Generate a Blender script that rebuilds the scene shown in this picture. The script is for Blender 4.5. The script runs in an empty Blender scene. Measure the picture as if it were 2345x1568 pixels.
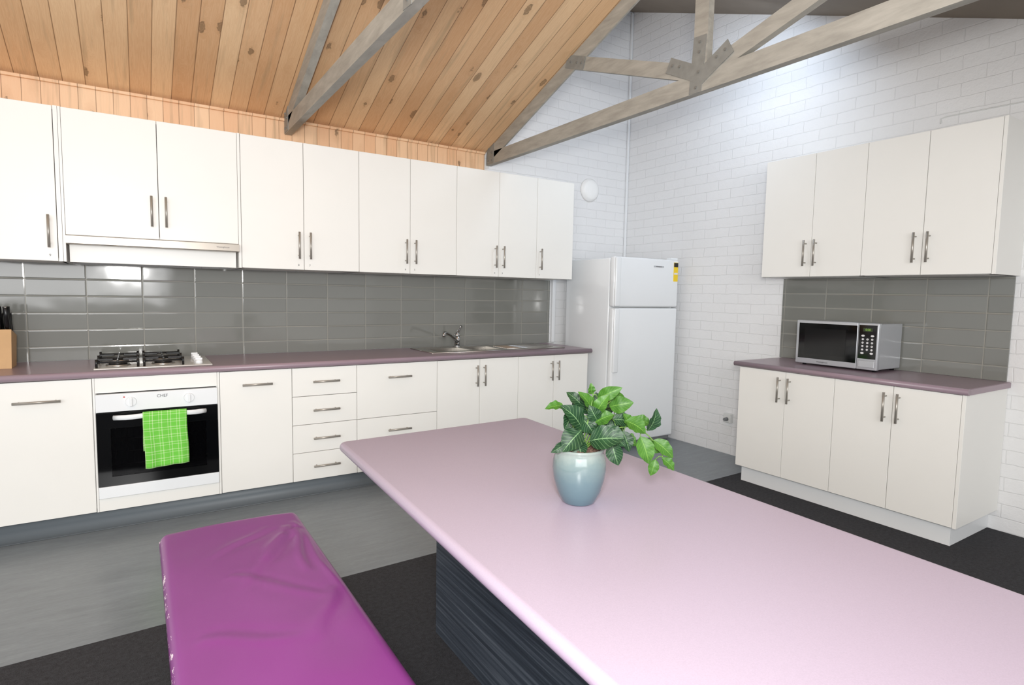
import bpy, bmesh, math, random
from mathutils import Vector, Matrix, noise
random.seed(7)
scn=bpy.context.scene
H=1.297; YB=4.33; XR=4.10

# ------------------------------------------------------------ materials
def new_mat(name):
    m=bpy.data.materials.new(name); m.use_nodes=True
    nt=m.node_tree; b=nt.nodes['Principled BSDF']
    return m,nt,b
def srgb(r,g,b):
    f=lambda c:(c/255/12.92) if c/255<=0.04045 else ((c/255+0.055)/1.055)**2.4
    return (f(r),f(g),f(b),1)
class N:
    def __init__(s,nt): s.nt=nt
    def node(s,t,**k):
        n=s.nt.nodes.new(t)
        for a,v in k.items(): setattr(n,a,v)
        return n
    def setin(s,n,i,v):
        if hasattr(v,'links') or isinstance(v,bpy.types.NodeSocket): s.nt.links.new(v,n.inputs[i])
        else: n.inputs[i].default_value=v
    def math(s,op,a,b=0.0,c=None,clamp=False):
        n=s.node('ShaderNodeMath',operation=op,use_clamp=clamp)
        s.setin(n,0,a); s.setin(n,1,b)
        if c is not None: s.setin(n,2,c)
        return n.outputs[0]
    def mix(s,f,a,b):
        n=s.node('ShaderNodeMix',data_type='RGBA')
        s.setin(n,0,f); s.setin(n,6,a); s.setin(n,7,b); return n.outputs[2]
    def pos(s):
        g=s.node('ShaderNodeNewGeometry'); x=s.node('ShaderNodeSeparateXYZ'); s.nt.links.new(g.outputs['Position'],x.inputs[0])
        return x.outputs[0],x.outputs[1],x.outputs[2]
    def comb(s,a,b,c=0.0):
        n=s.node('ShaderNodeCombineXYZ'); s.setin(n,0,a); s.setin(n,1,b); s.setin(n,2,c); return n.outputs[0]
    def noise(s,v,scale,detail=3,rough=.5,dist=0):
        n=s.node('ShaderNodeTexNoise'); s.setin(n,'Vector',v); n.inputs['Scale'].default_value=scale
        n.inputs['Detail'].default_value=detail; n.inputs['Roughness'].default_value=rough; n.inputs['Distortion'].default_value=dist
        return n.outputs[0]
    def ramp(s,f,pts):
        n=s.node('ShaderNodeValToRGB'); s.setin(n,0,f); e=n.color_ramp.elements
        while len(e)<len(pts): e.new(.5)
        for i,(p,c) in enumerate(pts): e[i].position=p; e[i].color=c
        return n.outputs[0]
    def bump(s,h,strength,dist=.01):
        n=s.node('ShaderNodeBump'); n.inputs['Strength'].default_value=strength; n.inputs['Distance'].default_value=dist
        s.setin(n,'Height',h); return n.outputs[0]
def plain(name,col,rough=.5,metal=0,var=.03,scale=6,coat=0,bump=0):
    m,nt,b=new_mat(name); n=N(nt)
    x,y,z=n.pos(); v=n.noise(n.comb(x,y,z),scale,3)
    c2=tuple(min(1,c*(1+var)) for c in col[:3])+(1,); c1=tuple(c*(1-var) for c in col[:3])+(1,)
    nt.links.new(n.mix(v,c1,c2),b.inputs['Base Color'])
    b.inputs['Roughness'].default_value=rough; b.inputs['Metallic'].default_value=metal
    b.inputs['Coat Weight'].default_value=coat
    if bump:
        w=n.noise(n.comb(x,y,z),scale*20,2); nt.links.new(n.bump(w,bump,.002),b.inputs['Normal'])
    return m
M={}
M['cab']=plain('cabinet_laminate',srgb(239,238,233),.38,var=.015)
M['kickw']=plain('kick_white',srgb(230,232,233),.4)
M['steel']=plain('brushed_steel',srgb(196,192,186),.28,1,scale=30)
M['hood']=plain('hood_steel',srgb(176,168,158),.3,.6,var=.08,scale=12)
M['handle']=plain('handle_steel',srgb(165,160,152),.32,.5)
M['white']=plain('appliance_white',srgb(236,239,241),.22,var=.01)
M['fridge']=plain('fridge_white',srgb(236,239,241),.16,var=.01,coat=.3)
M['black']=plain('black_enamel',srgb(14,14,16),.3)
M['gblack']=plain('black_gloss',srgb(6,7,9),.06)
M['grey']=plain('grey_plastic',srgb(120,122,124),.4)
M['silver']=plain('silver_paint',srgb(188,191,195),.3,.3)
M['alu']=plain('galvanised_steel',srgb(138,139,135),.55,.1,var=.25,scale=25)
M['bolt']=plain('bolt_steel',srgb(128,127,122),.5,.2)
M['plast']=plain('switch_plastic',srgb(215,216,214),.4)
M['yellow']=plain('label_yellow',srgb(240,205,40),.5)
M['ink']=plain('ink_grey',srgb(90,90,92),.5)
M['inkw']=plain('ink_white',srgb(225,225,225),.5)
M['block']=plain('knife_block_wood',srgb(196,155,105),.5,var=.12,scale=14)
M['soil']=plain('potting_gravel',srgb(130,100,86),.9,var=.5,scale=180,bump=1)
M['stem']=plain('plant_stem',srgb(88,124,50),.5)
M['lcd']=plain('display_green',srgb(48,60,34),.4)

def counter(name,c,r=.35):
    m,nt,b=new_mat(name); n=N(nt); x,y,z=n.pos(); v=n.comb(x,y,z)
    s=n.noise(v,420,2)
    a=n.mix(s,tuple(k*.9 for k in c[:3])+(1,),tuple(min(1,k*1.1) for k in c[:3])+(1,))
    nt.links.new(a,b.inputs['Base Color']); b.inputs['Roughness'].default_value=r
    nt.links.new(n.bump(s,.05,.001),b.inputs['Normal']); return m
M['top']=counter('mauve_worktop',srgb(152,132,142),.3)
M['table']=counter('mauve_table_lit',srgb(173,160,177),.32)  # same laminate as the worktop, window sheen put into its lighter colour

def wood(name,ax,w,cA,cB,grain=1.0):
    m,nt,b=new_mat(name); n=N(nt); x,y,z=n.pos(); l=y if ax=='y' else z
    xb=n.math('DIVIDE',x,w); fl=n.math('FLOOR',xb); fr=n.math('FRACT',xb)
    wn=n.node('ShaderNodeTexWhiteNoise',noise_dimensions='1D'); nt.links.new(fl,wn.inputs['W']); rnd=wn.outputs[0]
    off=n.math('MULTIPLY',rnd,17.0); lo=n.math('ADD',l,off)
    kv=n.comb(n.math('MULTIPLY',x,11.0),n.math('MULTIPLY',lo,5.0),fl)
    vo=n.node('ShaderNodeTexVoronoi'); nt.links.new(kv,vo.inputs['Vector']); vo.inputs['Scale'].default_value=1.0
    d=n.math('ADD',vo.outputs['Distance'],n.math('MULTIPLY_ADD',n.noise(n.comb(x,y,z),60,3),.22,-.11))
    sep=n.node('ShaderNodeSeparateColor'); nt.links.new(vo.outputs['Color'],sep.inputs[0])
    sel=n.math('GREATER_THAN',sep.outputs[0],.56)
    kr=n.math('MULTIPLY_ADD',sep.outputs[1],.13,.08)
    k=n.math('MULTIPLY',n.math('SUBTRACT',1.0,n.math('DIVIDE',d,kr),clamp=True),sel)
    ring=n.math('MULTIPLY',n.math('SUBTRACT',1.0,n.math('MULTIPLY',n.math('ABSOLUTE',n.math('SUBTRACT',d,kr)),20.0),clamp=True),sel)
    halo=n.math('MULTIPLY',n.math('SUBTRACT',1.0,n.math('DIVIDE',d,.5),clamp=True),sel)
    g=n.noise(n.comb(n.math('ADD',n.math('MULTIPLY',x,60.0),n.math('MULTIPLY',halo,6.0)),n.math('MULTIPLY',lo,2.2),fl),1.5,4,.6,.6)
    gs=n.math('SINE',n.math('MULTIPLY',g,40.0)); gs=n.math('MULTIPLY_ADD',gs,.5,.5)
    base=n.mix(n.math('MULTIPLY_ADD',gs,.28*grain,n.math('MULTIPLY',rnd,.8)),cA,cB)
    st=n.noise(n.comb(n.math('MULTIPLY',x,26.0),n.math('MULTIPLY',lo,1.6),fl),1.0,4)
    stc=n.ramp(st,[(.54,(0,0,0,1)),(.74,(.55,.55,.55,1))])
    base=n.mix(stc,base,srgb(166,142,110))
    base=n.mix(n.math('MULTIPLY',halo,.3),base,srgb(180,128,84))
    base=n.mix(n.math('MULTIPLY',n.math('MULTIPLY',k,3.0,clamp=True),.65),base,srgb(114,92,64))
    base=n.mix(n.math('MULTIPLY',ring,.75),base,srgb(92,72,48))
    e=n.math('ABSOLUTE',n.math('SUBTRACT',fr,.5)); groove=n.math('GREATER_THAN',e,.481)
    base=n.mix(n.math('MULTIPLY',groove,.7),base,srgb(110,72,42))
    nt.links.new(base,b.inputs['Base Color']); b.inputs['Roughness'].default_value=.42
    hh=n.math('SUBTRACT',1.0,groove); nt.links.new(n.bump(hh,.6,.004),b.inputs['Normal'])
    return m
M['ceil']=wood('pine_ceiling_boards','y',.108,srgb(236,202,160),srgb(210,164,120))
M['pinewall']=wood('pine_wall_boards','z',.085,srgb(238,204,168),srgb(228,182,142),.5)

def brick(name,ax):
    m,nt,b=new_mat(name); n=N(nt); x,y,z=n.pos(); h=x if ax=='x' else y
    br=n.node('ShaderNodeTexBrick')
    w1=n.math('MULTIPLY_ADD',n.noise(n.comb(x,y,z),14,2),.012,-.006)
    nt.links.new(n.comb(n.math('ADD',h,w1),n.math('ADD',z,w1)),br.inputs['Vector'])
    br.inputs['Scale'].default_value=1; br.inputs['Brick Width'].default_value=.24; br.inputs['Row Height'].default_value=.078
    br.inputs['Mortar Size'].default_value=.004; br.inputs['Mortar Smooth'].default_value=.9
    br.inputs['Color1'].default_value=srgb(233,233,233); br.inputs['Color2'].default_value=srgb(231,231,231); br.inputs['Mortar'].default_value=srgb(222,222,222)
    nz=n.noise(n.comb(x,y,z),45,4,.6)
    big=n.noise(n.comb(x,y,z),7,3,.6)
    nt.links.new(n.mix(n.math('MULTIPLY',big,.10),br.outputs['Color'],srgb(206,206,206)),b.inputs['Base Color']); b.inputs['Roughness'].default_value=.5
    hh=n.math('ADD',n.math('MULTIPLY',br.outputs['Fac'],-.7),n.math('MULTIPLY',nz,1.1))
    nt.links.new(n.bump(hh,.42,.006),b.inputs['Normal']); return m
M['brickx']=brick('painted_brick_back','x'); M['bricky']=brick('painted_brick_side','y')

def tile(name,ax,w,h,ox,oz):
    m,nt,b=new_mat(name); n=N(nt); x,y,z=n.pos(); u=x if ax=='x' else y
    a=n.math('DIVIDE',n.math('SUBTRACT',u,ox),w); c=n.math('DIVIDE',n.math('SUBTRACT',z,oz),h)
    ea=n.math('MULTIPLY',n.math('SUBTRACT',.5,n.math('ABSOLUTE',n.math('SUBTRACT',n.math('FRACT',a),.5))),w)
    ec=n.math('MULTIPLY',n.math('SUBTRACT',.5,n.math('ABSOLUTE',n.math('SUBTRACT',n.math('FRACT',c),.5))),h)
    d=n.math('MINIMUM',ea,ec); g=n.math('LESS_THAN',d,.0014)
    wn=n.node('ShaderNodeTexWhiteNoise',noise_dimensions='2D'); nt.links.new(n.comb(n.math('FLOOR',a),n.math('FLOOR',c)),wn.inputs['Vector'])
    tc=n.mix(wn.outputs[0],srgb(120,121,116),srgb(127,128,123))
    nt.links.new(n.mix(g,tc,srgb(156,153,143)),b.inputs['Base Color'])
    nt.links.new(n.math('MULTIPLY_ADD',g,.5,.08),b.inputs['Roughness']); b.inputs['Specular IOR Level'].default_value=.6
    hgt=n.math('MULTIPLY',n.math('MINIMUM',d,.007),110.0)
    wob=n.noise(n.comb(x,y,n.math('ADD',z,n.math('MULTIPLY',wn.outputs[0],5.0))),6,1)
    nt.links.new(n.bump(n.math('ADD',hgt,n.math('MULTIPLY',wob,1.1)),.3,.004),b.inputs['Normal']); return m
M['tilex']=tile('grey_gloss_tiles_back','x',.2845,.0995,-.254,.838)
M['tiley']=tile('grey_gloss_tiles_side','y',.31,.0995,1.34,.838)

def vinyl():
    m,nt,b=new_mat('grey_vinyl'); n=N(nt); x,y,z=n.pos()
    s=n.noise(n.comb(n.math('MULTIPLY',x,2.0),n.math('MULTIPLY',y,12.0),z),2.2,5,.65,.4)
    s2=n.noise(n.comb(n.math('MULTIPLY',x,14.0),n.math('MULTIPLY',y,60.0),z),2.2,3,.6)
    f=n.math('ADD',n.math('MULTIPLY',s,.6),n.math('MULTIPLY',s2,.4))
    c=n.ramp(f,[(.35,srgb(112,118,123)),(.55,srgb(122,129,134)),(.7,srgb(132,139,143))])
    nt.links.new(c,b.inputs['Base Color']); b.inputs['Roughness'].default_value=.34; return m
M['vinyl']=vinyl()
M['kickv']=plain('grey_vinyl_kick',srgb(98,105,110),.5)
def carpet():
    m,nt,b=new_mat('charcoal_carpet'); n=N(nt); x,y,z=n.pos(); v=n.comb(x,y,z)
    s=n.noise(v,260,3,.7); s2=n.noise(v,60,2)
    c=n.ramp(n.math('ADD',n.math('MULTIPLY',s,.7),n.math('MULTIPLY',s2,.3)),[(.35,srgb(18,18,21)),(.65,srgb(60,60,65))])
    nt.links.new(c,b.inputs['Base Color']); b.inputs['Roughness'].default_value=.95
    nt.links.new(n.bump(s,.7,.004),b.inputs['Normal']); return m
M['carpet']=carpet()
def dwood():
    m,nt,b=new_mat('dark_grained_laminate'); n=N(nt); x,y,z=n.pos()
    s=n.noise(n.comb(n.math('MULTIPLY',x,.8),n.math('MULTIPLY',y,.8),n.math('MULTIPLY',z,60.0)),1.4,5,.62,.15)
    c=n.ramp(s,[(.28,srgb(42,48,57)),(.5,srgb(66,74,85)),(.68,srgb(98,106,117))])
    nt.links.new(c,b.inputs['Base Color']); b.inputs['Roughness'].default_value=.4; return m
M['dwood']=dwood()
def truss():
    m,nt,b=new_mat('weathered_truss_timber'); n=N(nt); x,y,z=n.pos()
    s=n.noise(n.comb(n.math('MULTIPLY',x,10.0),n.math('MULTIPLY',y,3.0),n.math('MULTIPLY',z,14.0)),2,4,.6,.3)
    c=n.ramp(s,[(.3,srgb(150,147,139)),(.6,srgb(170,167,158)),(.8,srgb(182,179,170))])
    nt.links.new(c,b.inputs['Base Color']); b.inputs['Roughness'].default_value=.6
    nt.links.new(n.bump(s,.15,.002),b.inputs['Normal']); return m
M['truss']=truss()
M['roof']=plain('dark_roof_lining',srgb(130,118,104),.7,var=.15)
def purple():
    m,nt,b=new_mat('purple_vinyl_upholstery'); n=N(nt); x,y,z=n.pos(); v=n.comb(x,y,z)
    s=n.noise(v,5,2)
    c=n.mix(s,srgb(124,52,124),srgb(134,60,135))
    w=n.noise(n.comb(x,n.math('MULTIPLY',y,.6),z),44,4,.65)
    edge=n.math('LESS_THAN',x,.045)
    chip=n.math('MULTIPLY',n.math('GREATER_THAN',w,.59),edge)
    top=n.math('GREATER_THAN',z,.42); chip=n.math('MULTIPLY',chip,top)
    nt.links.new(n.mix(chip,c,srgb(235,215,228)),b.inputs['Base Color'])
    b.inputs['Roughness'].default_value=.33; nt.links.new(n.bump(n.noise(v,350,2),.12,.001),b.inputs['Normal']); return m
M['purple']=purple()
def towelm():
    m,nt,b=new_mat('green_check_cloth'); n=N(nt)
    uv=n.node('ShaderNodeUVMap'); sp=n.node('ShaderNodeSeparateXYZ'); nt.links.new(uv.outputs[0],sp.inputs[0])
    def lines(s,per,wd,o=0.0):
        f=n.math('FRACT',n.math('ADD',n.math('DIVIDE',s,per),o)); return n.math('LESS_THAN',f,wd)
    a=n.math('ADD',lines(sp.outputs[0],.042,.10),lines(sp.outputs[0],.042,.07,.3),clamp=True)
    c=n.math('ADD',lines(sp.outputs[1],.042,.10),lines(sp.outputs[1],.042,.07,.3),clamp=True)
    t=n.math('MULTIPLY',n.math('ADD',a,c),.40)
    nt.links.new(n.mix(t,srgb(112,200,70),srgb(214,240,182)),b.inputs['Base Color']); b.inputs['Roughness'].default_value=.9
    nt.links.new(n.bump(n.noise(uv.outputs[0],400,2),.3,.001),b.inputs['Normal']); return m
M['towel']=towelm()
def glaze():
    m,nt,b=new_mat('teal_glaze'); n=N(nt); x,y,z=n.pos()
    f=n.math('DIVIDE',n.math('SUBTRACT',z,.72),.15)
    nz=n.noise(n.comb(x,y,z),30,4,.6)
    f=n.math('ADD',f,n.math('MULTIPLY_ADD',nz,.3,-.15))
    c=n.ramp(f,[(.0,srgb(80,102,112)),(.45,srgb(90,110,117)),(.8,srgb(108,124,124)),(1.0,srgb(134,144,139))])
    nt.links.new(c,b.inputs['Base Color']); b.inputs['Roughness'].default_value=.14; b.inputs['Coat Weight'].default_value=.3; return m
M['glaze']=glaze()
def leafm(name,c1,c2,vein,amt=.35):
    m,nt,b=new_mat(name); n=N(nt)
    uv=n.node('ShaderNodeUVMap'); sp=n.node('ShaderNodeSeparateXYZ'); nt.links.new(uv.outputs[0],sp.inputs[0])
    u=sp.outputs[0]; v=n.math('ABSOLUTE',n.math('SUBTRACT',sp.outputs[1],.5))
    f=n.math('FRACT',n.math('MULTIPLY',n.math('SUBTRACT',u,n.math('MULTIPLY',v,.55)),8.0))
    vn=n.math('LESS_THAN',f,.10); mid=n.math('LESS_THAN',v,.02)
    vv=n.math('MAXIMUM',n.math('MULTIPLY',vn,amt),n.math('MULTIPLY',mid,amt*1.7))
    x,y,z=n.pos(); nz=n.noise(n.comb(x,y,z),25,3)
    nt.links.new(n.mix(vv,n.mix(nz,c1,c2),vein),b.inputs['Base Color']); b.inputs['Roughness'].default_value=.5
    b.inputs['Specular IOR Level'].default_value=.35
    return m
M['leafd']=leafm('leaf_dark',srgb(10,34,20),srgb(30,68,36),srgb(108,140,96),.5)
M['leafb']=leafm('leaf_bright',srgb(32,72,20),srgb(70,116,36),srgb(112,150,66),.35)
def glassm():
    m,nt,b=new_mat('tinted_oven_glass'); n=N(nt)
    out=nt.nodes['Material Output']; tr=n.node('ShaderNodeBsdfTransparent'); tr.inputs[0].default_value=(.45,.45,.48,1)
    b.inputs['Base Color'].default_value=(.004,.004,.005,1); b.inputs['Roughness'].default_value=.05
    mx=n.node('ShaderNodeMixShader'); mx.inputs[0].default_value=.3
    nt.links.new(tr.outputs[0],mx.inputs[1]); nt.links.new(b.outputs[0],mx.inputs[2]); nt.links.new(mx.outputs[0],out.inputs[0]); return m
M['oglass']=glassm()

# ------------------------------------------------------------ mesh builder
class MB:
    def __init__(s): s.bm=bmesh.new(); s.mi=0; s.smooth=False
    def box(s,x0,x1,y0,y1,z0,z1,bev=0,seg=2,rot=None):
        b2=bmesh.new(); r=bmesh.ops.create_cube(b2,size=1)
        c=Vector(((x0+x1)/2,(y0+y1)/2,(z0+z1)/2))
        for v in b2.verts: v.co=Vector((v.co.x*(x1-x0),v.co.y*(y1-y0),v.co.z*(z1-z0)))
        if bev: bmesh.ops.bevel(b2,geom=list(b2.edges),offset=bev,segments=seg,affect='EDGES',profile=.5)
        if rot is not None:
            for v in b2.verts: v.co=rot@v.co
        for v in b2.verts: v.co+=c
        s._merge(b2,bev>0 and seg>2)
        return s
    def _merge(s,b2,smooth=False):
        me=bpy.data.meshes.new('t'); b2.to_mesh(me); b2.free()
        n0=len(s.bm.faces); s.bm.from_mesh(me); s.bm.faces.ensure_lookup_table()
        for f in s.bm.faces[n0:]:
            f.material_index=s.mi; f.smooth=smooth
        bpy.data.meshes.remove(me)
    def cyl(s,p0,p1,r,r2=None,seg=20,smooth=True):
        p0=Vector(p0);p1=Vector(p1); d=p1-p0; b2=bmesh.new()
        bmesh.ops.create_cone(b2,cap_ends=True,segments=seg,radius1=r,radius2=r if r2 is None else r2,depth=d.length)
        q=Vector((0,0,1)).rotation_difference(d.normalized()).to_matrix()
        for v in b2.verts: v.co=q@v.co+(p0+p1)/2
        me=bpy.data.meshes.new('t'); b2.to_mesh(me); b2.free()
        n0=len(s.bm.faces); s.bm.from_mesh(me); s.bm.faces.ensure_lookup_table()
        for f in s.bm.faces[n0:]:
            f.material_index=s.mi; f.smooth=smooth and len(f.verts)==4
        bpy.data.meshes.remove(me); return s
    def tube(s,pts,r,seg=10,flat=1.0):
        pts=[Vector(p) for p in pts]; rings=[]; up=Vector((0,0,1)); prev=None
        for i,p in enumerate(pts):
            t=(pts[min(i+1,len(pts)-1)]-pts[max(i-1,0)]).normalized()
            a=up.cross(t) if prev is None else (prev-t*prev.dot(t))
            if a.length<1e-4: a=Vector((1,0,0)).cross(t)
            a.normalize(); prev=a; b=t.cross(a)
            rr=r[i] if isinstance(r,(list,tuple)) else r
            rings.append([s.bm.verts.new(p+(a*math.cos(k*2*math.pi/seg)*flat+b*math.sin(k*2*math.pi/seg))*rr) for k in range(seg)])
        for i in range(len(rings)-1):
            for k in range(seg):
                f=s.bm.faces.new((rings[i][k],rings[i][(k+1)%seg],rings[i+1][(k+1)%seg],rings[i+1][k])); f.smooth=True; f.material_index=s.mi
        for rg in (rings[0][::-1],rings[-1]):
            f=s.bm.faces.new(rg); f.material_index=s.mi
        return s
    def lathe(s,prof,c,seg=40):
        c=Vector(c); rings=[]
        for r,z in prof:
            if r<1e-5: rings.append([s.bm.verts.new(c+Vector((0,0,z)))])
            else: rings.append([s.bm.verts.new(c+Vector((r*math.cos(k*2*math.pi/seg),r*math.sin(k*2*math.pi/seg),z))) for k in range(seg)])
        for i in range(len(rings)-1):
            A,B=rings[i],rings[i+1]
            for k in range(seg):
                k2=(k+1)%seg
                vs=[A[0] if len(A)==1 else A[k]]
                if len(A)>1: vs.append(A[k2])
                if len(B)>1: vs+= [B[k2],B[k]]
                else: vs.append(B[0])
                f=s.bm.faces.new(vs); f.smooth=True; f.material_index=s.mi
        return s
    def prism(s,pts,off):
        off=Vector(off); a=[s.bm.verts.new(Vector(p)) for p in pts]; b=[s.bm.verts.new(Vector(p)+off) for p in pts]
        fs=[s.bm.faces.new(a),s.bm.faces.new(b[::-1])]
        n=len(a)
        for i in range(n): fs.append(s.bm.faces.new((a[i],b[i],b[(i+1)%n],a[(i+1)%n])))
        for f in fs: f.material_index=s.mi
        return s
    def done(s,name,mats,parent=None,normals=True,**props):
        if normals: bmesh.ops.recalc_face_normals(s.bm,faces=list(s.bm.faces))
        vs=s.bm.verts; lo=Vector((min(v.co.x for v in vs),min(v.co.y for v in vs),min(v.co.z for v in vs)))
        hi=Vector((max(v.co.x for v in vs),max(v.co.y for v in vs),max(v.co.z for v in vs)))
        c=Vector(((lo.x+hi.x)/2,(lo.y+hi.y)/2,lo.z if parent is None else (lo.z+hi.z)/2))
        for v in vs: v.co-=c
        me=bpy.data.meshes.new(name); s.bm.to_mesh(me); s.bm.free()
        if not isinstance(mats,(list,tuple)): mats=[mats]
        for m in mats: me.materials.append(m)
        o=bpy.data.objects.new(name,me); scn.collection.objects.link(o); o.location=c
        if parent: attach(o,parent)
        for k,v in props.items(): o[k]=v
        return o
def attach(o,p):
    o.parent=p; o.matrix_parent_inverse=Matrix.Translation(-p.location)
def empty(name,loc,label,cat,group=None):
    e=bpy.data.objects.new(name,None); e.empty_display_size=.1; e.location=loc; scn.collection.objects.link(e)
    e['label']=label; e['category']=cat
    if group: e['group']=group
    return e
def box(name,a,mat,parent=None,bev=0,seg=2,**pr): return MB().box(*a,bev=bev,seg=seg).done(name,mat,parent,**pr)
def text(name,s,size,loc,rot,mat,parent,depth=.0004):
    cu=bpy.data.curves.new('t','FONT'); cu.body=s; cu.size=size; cu.align_x='CENTER'; cu.align_y='CENTER'; cu.extrude=depth
    t=bpy.data.objects.new('t',cu); me=bpy.data.meshes.new_from_object(t)
    me.materials.clear(); me.materials.append(mat)
    o=bpy.data.objects.new(name,me); scn.collection.objects.link(o); o.location=loc; o.rotation_euler=rot
    bpy.data.objects.remove(t); attach(o,parent); return o
RB=(math.pi/2,0,0)
RR=(math.pi/2,0,-math.pi/2)

# ------------------------------------------------------------ structure
def struct(o): o['kind']='structure'; return o
def bnd(x): return 2.513+(x+.43)*.031
m=MB(); m.prism([(-3.0,bnd(-3),0),(4.22,bnd(4.22),0),(4.22,4.45,0),(-3.0,4.45,0)],(0,0,-.06)); m.mi=1
m.prism([(-3.0,-3.2,0),(4.22,-3.2,0),(4.22,bnd(4.22),0),(-3.0,bnd(-3),0)],(0,0,-.06))
struct(m.done('floor',[M['vinyl'],M['carpet']]))
m=MB(); m.box(-3.0,2.49,YB,YB+.12,0,2.46).box(2.49,4.22,YB,YB+.12,0,4.25)
struct(m.done('wall_back',M['brickx']))
struct(box('wall_right',(XR,XR+.12,-3.2,YB,0,4.25),M['bricky']))
SL=.37
def cz(y): return 2.467+SL*(YB-y)
struct(MB().prism([(-3.0,YB,cz(YB)),(2.49,YB,cz(YB)),(2.49,-.3,cz(-.3)),(-3.0,-.3,cz(-.3))],(0,0,.05)).done('ceiling',M['ceil']))
def rz(y): return 2.33+.39*y
struct(MB().prism([(2.54,YB,rz(YB)),(XR,YB,rz(YB)),(XR,-1.0,rz(-1)),(2.54,-1.0,rz(-1))],(0,0,.05)).done('ceiling',M['roof']))
m=MB(); yc=(cz(0)-rz(0))/(SL+.39)
m.prism([(2.50,YB,cz(YB)),(2.50,YB,rz(YB)),(2.50,yc,cz(yc))],(.035,0,0)).prism([(2.50,yc,cz(yc)),(2.50,-.3,cz(-.3)),(2.50,-.3,rz(-.3))],(.035,0,0))
struct(m.done('wall_upper',M['pinewall']))
struct(box('trim_1',(-3.0,2.47,YB-.016,YB-.001,2.233,cz(YB)-.006),M['pinewall']))
struct(box('trim_2',(-3.0,2.47,YB-.036,YB-.017,cz(YB)-.022,cz(YB)-.004),M['pinewall'],bev=.003))
struct(box('trim_3',(XR-.025,XR-.002,YB-.025,YB-.002,1.2,4.0),M['kickw'],bev=.006))
struct(box('trim_4',(3.20,3.235,YB-.03,YB-.001,.86,1.8),M['kickw'],bev=.004))
m=MB(); pr=[(3.765,.001),(3.765,.095),(3.758,.095)]
for i in range(9):
    a=math.pi/2*i/8; pr.append((3.758-.05*(1-math.cos(a)),.0515-.05*math.sin(a)))
m.prism([(-1.26,y,z) for y,z in pr],(4.40,0,0))
for f in m.bm.faces: f.smooth=len(f.verts)==4
struct(m.done('baseboard_back',M['kickv']))

# ------------------------------------------------------------ handles / cabinets
def handle(parent,cx,cz_,L,plane,face,vertical=True):
    off=.032; r=.0066; m=MB()
    def P(a,d,z): return (a,face-d,z) if plane=='y' else (face-d,a,z)
    if vertical:
        m.cyl(P(cx,off,cz_-L/2),P(cx,off,cz_+L/2),r,seg=14)
        for s in(-1,1): m.cyl(P(cx,0,cz_+s*(L/2-.022)),P(cx,off,cz_+s*(L/2-.022)),.0042,seg=10)
    else:
        m.cyl(P(cx-L/2,off,cz_),P(cx+L/2,off,cz_),r,seg=14)
        for s in(-1,1): m.cyl(P(cx+s*(L/2-.022),0,cz_),P(cx+s*(L/2-.022),off,cz_),.0042,seg=10)
    return m.done('handle',M['handle'],parent,label='brushed steel bar handle')
G=.0016
def front(kind,parent,a0,a1,z0,z1,plane,face,t=.018):
    if plane=='y': return box(kind,(a0+G,a1-G,face,face+t,z0+G,z1-G),M['cab'],parent,bev=.0012,seg=1)
    return box(kind,(face,face+t,a0+G,a1-G,z0+G,z1-G),M['cab'],parent,bev=.0012,seg=1)
def carcass(parent,x0,x1,y0,y1,z0,z1,top,openside,t=.016):
    m=MB()
    m.box(x0,x1,y0,y1,z0,z0+t)
    if top: m.box(x0,x1,y0,y1,z1-t,z1)
    if openside=='y':
        m.box(x0,x0+t,y0,y1,z0,z1).box(x1-t,x1,y0,y1,z0,z1).box(x0,x1,y1-.006,y1,z0,z1)
    else:
        m.box(x0,x1,y0,y0+t,z0,z1).box(x0,x1,y1-t,y1,z0,z1).box(x1-.006,x1,y0,y1,z0,z1)
    return m.done('body',M['cab'],parent)
FB=3.71; ZB0=.10; ZB1=.817
def base_unit(x0,x1,label,kind):
    e=empty('base_cabinet',((x0+x1)/2,4.0,0),label,'cabinet','run of white kitchen base cabinets')
    carcass(e,x0+.0005,x1-.0005,FB+.02,4.31,ZB0,ZB1,False,'y')
    box('kickboard',(x0+.001,x1-.001,3.768,3.785,.002,ZB0-.001),M['kickv'],e)
    return e
def hdoor(e,x0,x1,side):
    d=front('door',e,x0,x1,ZB0,ZB1,'y',FB)
    handle(d,(x1-.032 if side=='r' else x0+.032),.695,.155,'y',FB); return d
e=base_unit(-1.26,-.66,'white laminate base cabinet with a wide steel bar handle','door')
d=front('door',e,-1.26,-.66,ZB0,ZB1,'y',FB); handle(d,-.96,.715,.19,'y',FB,False)
e=base_unit(-.66,-.213,'white base cabinet with horizontal steel handle beside the oven','door')
d=front('door',e,-.66,-.213,ZB0,ZB1,'y',FB); handle(d,-.437,.715,.19,'y',FB,False)
e=base_unit(-.213,.385,'white laminate cabinet housing the built-in oven','oven')
box('side_panel',(-.213+G,-.203,FB,FB+.018,ZB0,ZB1),M['cab'],e); box('side_panel',(.373,.385-G,FB,FB+.018,ZB0,ZB1),M['cab'],e)
box('filler_panel',(-.202,.372,FB,FB+.018,.737,ZB1),M['cab'],e,bev=.001,seg=1); box('filler_panel',(-.202,.372,FB,FB+.018,ZB0,.168),M['cab'],e,bev=.001,seg=1)
e=base_unit(.385,.785,'white base cabinet with one horizontal bar handle between oven and drawers','door')
d=front('door',e,.385,.785,ZB0,ZB1,'y',FB); handle(d,.585,.735,.165,'y',FB,False)
e=base_unit(.785,1.19,'white base cabinet with four equal drawers','drawers')
for z0,z1 in((.637,ZB1),(.457,.637),(.279,.457),(ZB0,.279)):
    d=front('drawer',e,.785,1.19,z0,z1,'y',FB); handle(d,.9875,(z0+z1)/2+.002,.165,'y',FB,False)
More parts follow.
